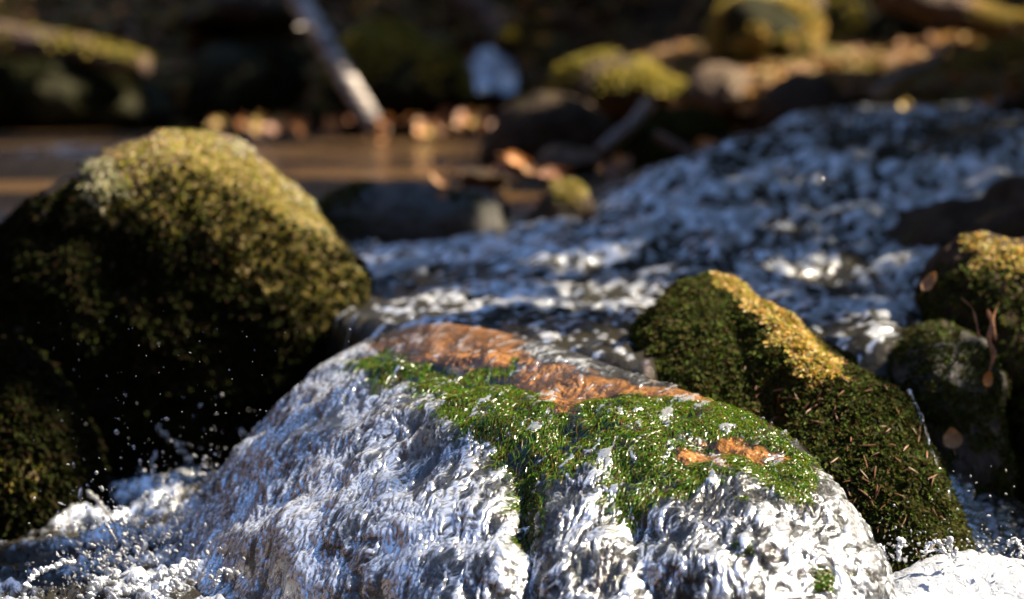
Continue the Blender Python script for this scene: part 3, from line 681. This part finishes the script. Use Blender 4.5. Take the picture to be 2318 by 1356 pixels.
for k in range(9):
    x0 = rs.uniform(2000, 2330); y0 = rs.uniform(1238, 1262); d0 = rs.uniform(2.14, 2.24); dx = rs.normal(0, 22); dy = -abs(rs.normal(0, 16))
    rope([(x0, y0 + 16, d0), (x0 + dx * .4, y0 + dy * .8, d0), (x0 + dx, y0 + dy, d0), (x0 + dx * 1.6, y0 + dy * .4, d0)], 36, rs.uniform(.0012, .0026), 60 + k)
for k in range(150):
    a = rs.uniform(40, 560); C_.append(P(a, rs.uniform(1250, 1370) - max(0, a - 250) * .12, rs.uniform(2.1, 2.45))); R_.append(.0005 + .0020 * rs.rand() ** 3)
for k in range(350):
    u = rs.rand(); C_.append(P(lerp(250, 640, u) + rs.normal(0, 40), lerp(1330, 1080, u) + rs.normal(20, 45), lerp(2.4, 2.78, u))); R_.append(.0008 + .0030 * rs.rand() ** 2)
for k in range(60):
    a = rs.uniform(2000, 2340); C_.append(P(a, 1250 + rs.normal(0, 14) - 15 * math.exp(-((a - 2120) / 50) ** 2), rs.uniform(2.12, 2.24))); R_.append(.0004 + .0014 * rs.rand() ** 3)
bv, bf = drops(C_, R_, 5); v, f = bv[:0], bf[:0]
bv = bv + .0012 * np.stack([noise(bv * 300, 1), noise(bv * 300, 2), noise(bv * 300, 3)], 1)
f = np.zeros((0, 4), int)
for rv, rf in ROPES: f = np.vstack([f, rf + len(v)]); v = np.vstack([v, rv])
tag(mesh_obj("spray", bv, bf, DROP), "clear beads of water scattered among the white torn water", "spray", kind='stuff')
tag(mesh_obj("foam", v, f, FOAM), "white clots and ropes of torn water at the foot of the boulder", "foam", kind='stuff')

# thin trickles on the wet stone and beside the mossy boulder
def ribbon(paths, name, seed):
    vs, fs, fo = [], [], []; off = 0
    for path, wpx in paths:
        c = open_curve([P(*q) for q in path], 90); tq = np.linspace(-1, 1, 14)
        side = np.gradient(c, axis=0); side = np.cross(side, [0, -1, .3]); side /= np.linalg.norm(side, axis=1, keepdims=True)
        wv = wpx / FPX * 2.5 * (.7 + .5 * noise(np.stack([np.arange(90) / 9., np.full(90, seed), np.zeros(90)], 1), seed))
        g = c[:, None] + side[:, None] * (wv[:, None] * tq[None])[:, :, None]
        g[:, :, 1] -= .006 * (1 - tq ** 2)[None]
        g = g.reshape(-1, 3); g += .003 * np.stack([noise(g * 140, seed), noise(g * 140, seed + 1), noise(g * 140, seed + 2)], 1)
        vs.append(g); fs.append(grid_faces(90, 14) + off); off += len(g)
        e = np.tile(1 - np.abs(tq) ** 3, 90)
        fo.append(np.clip((.0 + 1.1 * noise(g * np.array([190, 190, 60]), seed + 5)) * e, 0, .8))
    return tag(mesh_obj(name, np.vstack(vs), np.vstack(fs), FILM, attrs={"foam": np.concatenate(fo)}), kind='structure')
ribbon([([(2055, 880, 2.47), (2085, 950, 2.42), (2115, 1040, 2.39), (2150, 1130, 2.37)], 7),
       
        ([(2150, 1075, 2.55), (2190, 1140, 2.5), (2215, 1210, 2.42), (2240, 1260, 2.36)], 42), ([(2260, 1120, 2.6), (2280, 1190, 2.5), (2300, 1250, 2.4)], 40)], "water", 3)

# ------------------------------------------------------------------ needles, leaves, twigs, logs
def tube(path, radii, nseg=10, wob=.0, seed=0):
    pc = np.array(path); n = len(pc); t = np.gradient(pc, axis=0); t /= np.linalg.norm(t, axis=1, keepdims=True)
    ref = np.array([.13, .31, .94]); a = np.cross(t, ref); a /= np.linalg.norm(a, axis=1, keepdims=True); b = np.cross(t, a)
    an = np.linspace(0, 2 * math.pi, nseg, endpoint=False)
    v = pc[:, None] + (np.cos(an)[None, :, None] * a[:, None] + np.sin(an)[None, :, None] * b[:, None]) * np.asarray(radii)[:, None, None]
    v = v.reshape(-1, 3)
    if wob: v = v + wob * np.stack([noise(v * 14, seed), noise(v * 14, seed + 1), noise(v * 14, seed + 2)], 1)
    f = grid_faces(nseg, 1) if False else np.array([[i * nseg + j, i * nseg + (j + 1) % nseg, (i + 1) * nseg + (j + 1) % nseg, (i + 1) * nseg + j] for i in range(n - 1) for j in range(nseg)])
    c0, c1 = len(v), len(v) + 1
    v = np.vstack([v, pc[0], pc[-1]])
    cap = [[c0, (j + 1) % nseg, j, j] for j in range(nseg)] + [[c1, (n - 1) * nseg + j, (n - 1) * nseg + (j + 1) % nseg, (n - 1) * nseg + (j + 1) % nseg] for j in range(nseg)]
    return v, f, cap
def tube_obj(name, path, radii, mat, parent=None, base=None, nseg=10, wob=0, seed=0):
    v, f, cap = tube(path, radii, nseg, wob, seed)
    if base is not None: v = v - np.array(base)
    me = bpy.data.meshes.new(name); me.from_pydata(v.tolist(), [], [list(map(int, q)) for q in f] + [[int(a), int(b), int(c)] for a, b, c, _ in cap])
    for pl in me.polygons: pl.use_smooth = True
    me.materials.append(mat); o = bpy.data.objects.new(name, me); COL.objects.link(o)
    if parent is not None: o.parent = parent
    elif base is not None: o.location = base
    return o
NEEDLE = simple_mat("brown_needle", (.09, .038, .014), (.20, .085, .032), 300, .5, .2)
pp, nn = scatter(RMv, RMf, 400, pxmask([(1620, 860), (1800, 830), (1960, 850), (2050, 900), (2160, 1180), (2100, 1250), (1950, 1200), (1860, 1040), (1700, 930)], seed=61), 5)
from mathutils import Matrix
ndl = None; cnt = 0
for i in range(400):
    if ((CAM - pp[i]) @ nn[i]) < .2: continue
    L = R.uniform(.006, .0135)
    if ndl is None:
        pa = [(0, -.5, 0), (0.02, -.25, .012), (.03, 0, .018), (.02, .25, .012), (0, .5, 0)]
        v, f, cap = tube(np.array(pa), [.03, .06, .062, .05, .012], 6)
        me = bpy.data.meshes.new("spruce_needle"); me.from_pydata(v.tolist(), [], [list(map(int, q)) for q in f] + [[int(a), int(b), int(c)] for a, b, c, _ in cap]); me.materials.append(NEEDLE)
        ndl = bpy.data.objects.new("spruce_needle", me); o = ndl
    else: o = ndl.copy()
    COL.objects.link(o)
    n = Vector(nn[i]); t = Vector(R.normal(size=3)) + Vector((0, 0, -.6)); t = (t - n * t.dot(n)).normalized(); t = (t + n * R.uniform(-.2, .35)).normalized(); sx = t.cross(n).normalized(); nz = sx.cross(t)
    mtx = Matrix((sx, t, nz)).transposed().to_4x4(); mtx.translation = Vector(pp[i]) + n * .0042
    o.matrix_world = mtx @ Matrix.Scale(L * R.uniform(.9, 1.3), 4)
    tag(o, "brown fallen needle lying on the dark mossy boulder", "needle", "fallen needles on the dark mossy boulder"); cnt += 1
    if cnt >= 80: break

def leaf_mesh(name, length, width, mat, curl, seed, torn=False):
    rs = np.random.RandomState(seed); nu, nv = 17, 9
    v = []
    for i in range(nu):
        u = i / (nu - 1); wd = width * (math.sin(math.pi * u ** .8) ** .75) * (1 + (.10 * math.sin(u * 40) if i % 2 else 0))
        if torn and u > .72: wd *= .9
        for j in range(nv):
            q_ = (j / (nv - 1) * 2 - 1)
            notch = (.22 * length * max(0, 1 - abs(q_ - .1) * 3.2)) if torn and u > .7 else 0
            v.append((q_ * wd / 2, (u - .5) * length - notch * (u - .7) / .3 if torn and u > .7 else (u - .5) * length, curl * (q_ ** 2 * width * .6 + (u - .5) ** 2 * length * .8) + rs.normal(0, width * .012)))
    f = grid_faces(nu, nv)
    return np.array(v), f
def put_leaf(loc, normal, heading, length, width, mat, curl, label, group=None, seed=0, torn=False, name="leaf"):
    v, f = leaf_mesh(name, length, width, mat, curl, seed, torn)
    o = empty("fallen_leaf", loc, label, "leaf", group)
    n = Vector(normal).normalized(); t = Vector(heading); t = (t - n * t.dot(n)).normalized(); sx = t.cross(n)
    o.rotation_euler = Matrix((sx, t, n)).transposed().to_euler()
    mesh_obj("blade", v, f, mat, o)
    st_ = [(0, -.48 * length + k * .06 * length * 0 - k * .08 * length, .02 * length * k * (1 if curl > 0 else .3)) for k in range(5)]
    tube_obj("stalk", st_, [.022 * width] * 5, mat, o, nseg=6)
    return o
LEAF_TAN = simple_mat("tan_leaf", (.24, .12, .05), (.42, .24, .11), 120, .55, .3, .25)
LEAF_OR = simple_mat("orange_leaf", (.30, .11, .02), (.50, .22, .05), 80, .5, .3, .2)
LEAF_BR = simple_mat("brown_leaf", (.12, .045, .02), (.28, .12, .05), 60, .55, .3, .25)
LEAF_YL = simple_mat("yellow_leaf", (.45, .30, .06), (.65, .50, .18), 60, .5, .3, .35)
put_leaf(P(2156, 992, 2.515), (-.15, -1, .25), (-.15, 0, 1), .023, .021, LEAF_TAN, .25, "torn tan leaf stuck upright on the dark wet stone", seed=3, torn=True)
put_leaf(P(298, 402, 3.0), (.35, -.75, .6), (.6, 0, -1), .030, .017, LEAF_YL, .35, "glowing yellow orange leaf lying on top of the big rounded boulder", seed=4)
put_leaf(P(2105, 640, 2.66), (-.3, -.8, .5), (.5, 0, 1), .026, .014, LEAF_TAN, .4, "pale tan leaf at the waterline left of the brown topped boulder", seed=5)
put_leaf(P(2235, 858, 2.52), (.1, -1, .3), (.2, 0, 1), .018, .011, LEAF_OR, .4, "small orange leaf in the trickle between the wet stone and the right edge boulder", seed=6)
put_leaf(P(1000, 442, 3.80), (.0, -.8, .6), (.2, 0, 1), .022, .02, LEAF_TAN, .3, "round tan leaf on the face of the long low stone", seed=7)
put_leaf(P(2015, 375, 4.05), (.0, -.8, .6), (1, 0, .2), .022, .022, LEAF_TAN, .3, "pink tan leaf riding the rapids at the right", seed=8)
put_leaf(P(1600, 330, 4.30), (-.1, -.7, .7), (1, 0, -.3), .045, .03, LEAF_OR, .3, "orange leaf on the small stone lapped by white water", seed=9)
put_leaf(P(2050, 243, 5.2), (.0, -.8, .6), (.1, 0, 1), .035, .03, LEAF_YL, .3, "yellowish leaf on the bank above the rapids, left of the dark right boulders", seed=10)
put_leaf(P(2235, 232, 4.75), (.0, -.8, .6), (1, 0, .1), .035, .025, LEAF_OR, .3, "orange leaf on the stone at the far right of the rapids", seed=12)
put_leaf(P(1690, 248, 5.3), (.0, -.8, .6), (1, 0, .1), .05, .03, LEAF_OR, .3, "red orange leaf under the small brown stone pair", seed=13)
put_leaf(P(1530, 240, 5.6), (.0, -.8, .6), (1, 0, .1), .045, .035, LEAF_OR, .3, "rust red leaf right of the dark brown waterline boulder", seed=14)
put_leaf(P(590, 296, 6.9), (.0, -.7, .7), (1, 0, .05), .13, .075, LEAF_OR, .2, "large orange leaf at the pool's far edge behind the big rounded boulder", seed=15)
for i in range(64):                                     # more leaves along the far waterline
    a = R.uniform(480, 1180); d = R.uniform(6.0, 6.9)
    mat = (LEAF_OR, LEAF_YL, LEAF_BR, LEAF_TAN, LEAF_OR)[i % 5]
    yy = lerp(335, 262, (a - 480) / 700) + R.uniform(-22, 22) if a > 820 else R.uniform(272, 300)
    put_leaf(P(a, yy, d), (R.normal(0, .3), -.7, .7), R.normal(size=3), R.uniform(.022, .055), R.uniform(.016, .036), mat, R.uniform(.1, .5), "autumn leaf lying in the drift along the far edge of the pool", "leaves along the far edge of the pool", seed=100 + i)
for i in range(16):
    a = R.uniform(960, 1420); 
    put_leaf(P(a, R.uniform(365, 415), R.uniform(4.3, 4.7)), (R.normal(0, .3), -.6, .7), R.normal(size=3), R.uniform(.03, .055), R.uniform(.02, .035), (LEAF_BR, LEAF_TAN, LEAF_OR)[i % 3], R.uniform(.1, .5), "brown leaf stranded in the shallows behind the long low stone", "leaves stranded in the shallows", seed=200 + i)

# the curled reddish root and twig at the right
BARK = simple_mat("orange_bark", (.16, .05, .012), (.36, .14, .04), 60, .5, .5)
tw = empty("dead_twig", P(2240, 815, 2.55), "curled orange brown forked twig wedged between the wet stone and the right edge boulder", "twig")
B0 = P(2240, 815, 2.55)
def tpath(pts, n=24): return open_curve([P(*q) for q in pts], n)
def lr(a, b, n): return list(np.linspace(a, b, n))
kn = np.linspace(0, 1, 24)
tube_obj("stem", tpath([(2238, 700, 2.56), (2246, 735, 2.54), (2240, 770, 2.53), (2250, 800, 2.52), (2240, 842, 2.51)]) - B0, list(.0012 + .0018 * np.sin(kn * 3.1) + .0008 * np.sin(kn * 19)), BARK, tw, nseg=8, wob=.002)
tube_obj("prong", tpath([(2178, 672, 2.57), (2202, 697, 2.55), (2212, 735, 2.53), (2216, 760, 2.52)]) - B0, list(.0004 + .0011 * kn + .0004 * np.sin(kn * 14)), BARK, tw, nseg=8, wob=.002)
tube_obj("prong", tpath([(2262, 684, 2.6), (2250, 720, 2.57), (2254, 770, 2.54)]) - B0, list(.0004 + .0012 * kn), BARK, tw, nseg=8, wob=.002)

# leaning birch
m = M("birch_bark"); p = m.obj()
mp = m.n("Mapping"); m.l(p, mp.inputs[0]); mp.inputs['Scale'].default_value = (3, 3, 14)
c = m.ramp(m.noise(3.2, 5, .6, .6, mp.outputs[0]), [(.40, (.06, .045, .035)), (.5, (.30, .26, .23)), (.7, (.50, .46, .42))])
BIRCH = m.fin(m.bsdf(Base_Color=c, Roughness=.6, Normal=m.bump(m.noise(30, 4, .6, 0, p), .4, .02)).outputs[0])
pb = P(852, 285, 6.3)
br = empty("birch_trunk", pb, "thin leaning birch trunk with pale mottled bark, its foot in the pool", "tree trunk")
tube_obj("trunk", tpath([(858, 300, 6.3), (800, 205, 6.4), (735, 95, 6.55), (680, 5, 6.7), (560, -190, 7.0), (380, -480, 7.5)], 50) - pb, lr(.027, .036, 50), BIRCH, br, nseg=14, wob=.004)
tube_obj("branch_stub", tpath([(722, 75, 6.56), (690, 60, 6.5), (670, 62, 6.45)], 10) - pb, lr(.010, .004, 10), BIRCH, br, nseg=7)
# fallen logs
LOG = simple_mat("rotten_wood", (.035, .020, .012), (.16, .09, .05), 18, .8, .8)
def log(label, pts, r0, r1, moss_n, mmat, seed):
    pc = open_curve([P(*q) for q in pts], 40); b0 = pc[20]
    o = empty("fallen_log", b0, label, "log")
    tube_obj("trunk", pc - b0, lr(r0, r1, 40), LOG, o, nseg=16, wob=.012, seed=seed)
    v, f, cap = tube(pc, lr(r0, r1, 40), 16)
    q_, n_ = scatter(v, f, moss_n, lambda p, n: sstep(.0, .7, np.abs(n[:, 2]) * (p[:, 2] > np.interp(p[:, 0], pc[:, 0], pc[:, 2]))) * sstep(-.1, .2, fbm(p * 5, 3, seed)) + 1e-7, seed)
    ctr = np.stack([np.interp(q_[:, 0], pc[np.argsort(pc[:, 0]), 0], pc[np.argsort(pc[:, 0]), k]) for k in range(3)], 1)
    n_ = q_ - ctr; n_ /= np.linalg.norm(n_, axis=1, keepdims=True) + 1e-9
    tv, tf_ = tufts(q_, n_, .018, seed); mesh_obj("moss", tv, tf_, mmat, o, b0, smooth=False)
log("rotten brown log lying on the far bank at the upper left", [(-80, 75, 7.6), (60, 95, 7.5), (200, 120, 7.4), (330, 150, 7.3)], .055, .035, 900, MOSS_FAR, 3)
log("sunlit yellow mossy log at the top right corner", [(1980, -20, 7.0), (2100, 10, 6.9), (2220, 45, 6.8), (2310, 75, 6.7)], .05, .045, 6000, MOSS_SUNGOLD, 5)
log("curved mossy log arching down at the top, above the small distant fall", [(900, -60, 8.0), (1030, -10, 7.9), (1110, 40, 7.8), (1145, 105, 7.7)], .045, .04, 1500, MOSS_FAR, 6)
tw = tube_obj("dead_branch", tpath([(1975, 225, 5.3), (2010, 190, 5.3), (2050, 165, 5.35), (2095, 150, 5.4), (2130, 115, 5.45), (2150, 95, 5.5)], 24), lr(.016, .010, 24), simple_mat("grey_branch", (.07, .055, .045), (.20, .17, .15), 30, .6), nseg=9, wob=.004)
tag(tw, "grey bent branch sticking up from the bank beside the large dark green boulder", "branch")
tw = tube_obj("dead_branch", tpath([(1490, 308, 4.68), (1530, 330, 4.62), (1585, 358, 4.5)], 16), lr(.011, .009, 16), LOG, nseg=9, wob=.002)
tag(tw, "short twig leaning on the dark green stone at the head of the rapids", "branch")
tw = tube_obj("dead_branch", tpath([(1360, 345, 4.72), (1400, 310, 4.75), (1440, 275, 4.8), (1465, 240, 4.95)], 16), lr(.014, .018, 16), simple_mat("wet_grey_branch", (.08, .06, .05), (.24, .2, .18), 30, .35), nseg=9, wob=.004)
tag(tw, "wet grey branch rising between the dark brown boulder and the dark green stone", "branch")

# leaf litter on the far bank
n = 24000
a = R.uniform(-4.2, 3.2, n); bb = bank_line(a) + np.abs(R.normal(0, 1.1, n)) - .05
q = np.stack([a, bb, ground_z(a, bb) + .012], 1)
n3 = np.tile([0., -.4, 1.], (n, 1)) + R.normal(0, .35, (n, 3)); n3 /= np.linalg.norm(n3, axis=1, keepdims=True)
t, b_ = frames(n3, R); s_ = R.uniform(.018, .045, (n, 1))
v = np.stack([q - t * s_, q + b_ * s_ * .55 + n3 * .006, q + t * s_, q - b_ * s_ * .55 + n3 * .006], 1).reshape(-1, 3)
LITTER = tuft_mat("leaf_litter", [(.10, .04, .015), (.20, .10, .04), (.06, .03, .015), (.28, .15, .06), (.09, .09, .015), (.34, .15, .03), (.14, .12, .02)], .6)
tag(mesh_obj("leaf_litter", v, np.arange(4 * n).reshape(-1, 4), LITTER, smooth=False), "brown leaf litter covering the shaded far bank", "leaf litter", kind='stuff')

# ------------------------------------------------------------------ unseen right bank trees added to shade the stream, gaps cut for lit spots
LIT = [(a, b, 3.0, .085) for a, b in [(480, 400), (430, 470), (500, 470), (560, 520), (620, 560), (690, 610), (740, 650), (690, 500), (640, 420), (600, 370), (520, 350), (760, 700), (800, 630), (750, 570), (600, 470)]] + [(620, 470, 3.0, .12), (720, 560, 2.98, .11), (560, 400, 3.05, .11), (790, 670, 3.0, .07), (270, 425, 3.0, .07), (450, 345, 3.1, .06), (480, 540, 2.95, .05),
       (880, 780, 2.7, .08), (1020, 770, 2.66, .08), (1200, 840, 2.5, .09), (1320, 880, 2.42, .09), (1500, 910, 2.35, .10), (1700, 980, 2.22, .10), (1600, 1060, 2.18, .11), (1400, 1000, 2.3, .07), (1050, 870, 2.5, .05),
       (1750, 1150, 2.12, .13), (1950, 1250, 2.1, .14), (1650, 1260, 2.08, .13), (1850, 1330, 2.08, .12), (2150, 1290, 2.2, .22), (2250, 1290, 2.2, .2), (2290, 1300, 2.2, .14), (2080, 1290, 2.18, .12), (2210, 1330, 2.15, .12),
       (1700, 685, 2.65, .045), (1750, 730, 2.6, .04), (1795, 770, 2.5, .05), (1640, 640, 2.7, .045), (1830, 825, 2.45, .04), (940, 790, 2.6, .07), (1120, 790, 2.5, .07), (1300, 810, 2.5, .06), (1420, 855, 2.42, .07), (1490, 875, 2.4, .07), (1160, 850, 2.5, .06), (1260, 860, 2.45, .06), (1440, 890, 2.4, .06), (2250, 570, 2.75, .06),
       (1390, 665, 3.1, .035), (1470, 690, 3.0, .03), (1080, 695, 2.95, .03), (1860, 625, 3.1, .035), (1300, 600, 3.4, .02), (1530, 850, 2.6, .08), (900, 375, 5.0, .22), (820, 395, 4.7, .12), (980, 350, 5.3, .1), (780, 350, 5.6, .2), (90, 420, 4.6, .15), (200, 330, 6.0, .2), (2200, 590, 2.75, .05), (2290, 575, 2.75, .07),
       (230, 1335, 2.16, .11), (360, 1320, 2.18, .07), (430, 1290, 2.2, .05), (40, 1090, 2.68, .05), (340, 960, 2.75, .05),
       (590, 296, 6.9, .14), (870, 320, 6.4, .15), (1130, 250, 6.4, .12), (1000, 290, 6.4, .12), (1740, 80, 6.9, .30), (1790, 0, 7.4, .25), (2200, 40, 6.8, .34), (2050, 2, 6.9, .15), (2120, 20, 6.9, .15), (2280, 60, 6.8, .15), (1690, 60, 6.4, .2), (1790, 60, 6.4, .2), (1480, 185, 6.1, .13),
       (100, 95, 7.5, .12), (270, 140, 7.3, .1), (1630, 180, 6, .10), (1740, 190, 6, .08), (1295, 400, 3.85, .045), (1110, 410, 4.3, .09), (2050, 245, 5.2, .05)]
bpy.context.view_layer.update(); _dg = bpy.context.evaluated_depsgraph_get()
def hit(a, b, c):
    d_ = P(a, b, 1.0) - CAM; ok_, loc_, *_r = S.ray_cast(_dg, Vector(CAM), Vector(d_).normalized())
    return np.array(loc_) if ok_ and abs((np.array(loc_) - CAM) @ FW - c) < .12 * c else P(a, b, c)
LP = np.array([hit(a, b, c) for a, b, c, r in LIT]); LR = np.array([r for *_, r in LIT])
e1 = np.cross(SUN, [0, 0, 1]); e1 /= np.linalg.norm(e1); e2 = np.cross(e1, SUN)
n = 50000
g = np.stack([R.uniform(-2.0, 2.6, n), R.uniform(1.6, 9.6, n), R.uniform(-.1, .3, n)], 1)
tt = R.uniform(2.3, 5.4, n)
q = g + SUN * tt[:, None]
sz = R.uniform(.035, .075, n)
ql = np.stack([q @ e1, q @ e2], 1); ll = np.stack([LP @ e1, LP @ e2], 1)
ok = np.ones(n, bool)
for c, r in zip(ll, LR): ok &= np.linalg.norm(ql - c, axis=1) > r + sz * .75  # leaves left out along the sun rays to each lit spot
q, sz = q[ok], sz[ok]; n = len(q)
n3 = R.normal(size=(n, 3)) + SUN * 1.2; n3 /= np.linalg.norm(n3, axis=1, keepdims=True)
t, b_ = frames(n3, R); s_ = sz[:, None]
lv = np.stack([q - t * s_, q + b_ * s_ * .6, q + t * s_, q - b_ * s_ * .6], 1)
CANOPY = tuft_mat("tree_leaves", [(.03, .06, .01), (.05, .09, .015), (.04, .07, .01)], .5, .3)
TRUNK = simple_mat("tree_bark", (.03, .022, .016), (.10, .08, .06), 12, .8, .8)
roots = [np.array([4.4, 0.9]), np.array([5.2, 5.9]), np.array([4.9, 10.6])]
own = np.argmin(np.stack([np.linalg.norm(q[:, :2] - r, axis=1) for r in roots], 1), 1)
for i, r in enumerate(roots):
    z0 = float(ground_z(np.array([r[0]]), np.array([r[1]]))[0]) - .1
    b0 = np.array([r[0], r[1], z0])
    tr = empty("alder_tree", b0, ["nearest leafy tree on the right bank, its crown shading the falls", "middle leafy tree on the right bank, its crown shading the rapids", "farthest leafy tree on the right bank, its crown shading the far bank"][i], "tree", "leafy trees on the right bank")
    tube_obj("trunk", [np.array([.06 * math.sin(k), .05 * math.cos(k * 1.3), k * .65]) for k in range(13)], lr(.16, .03, 13), TRUNK, tr, nseg=12, wob=.03, seed=i)
    sel = lv[own == i]
    mesh_obj("crown", sel.reshape(-1, 3), np.arange(len(sel) * 4).reshape(-1, 4), CANOPY, tr, b0, smooth=False)
print("built", len(bpy.data.objects))
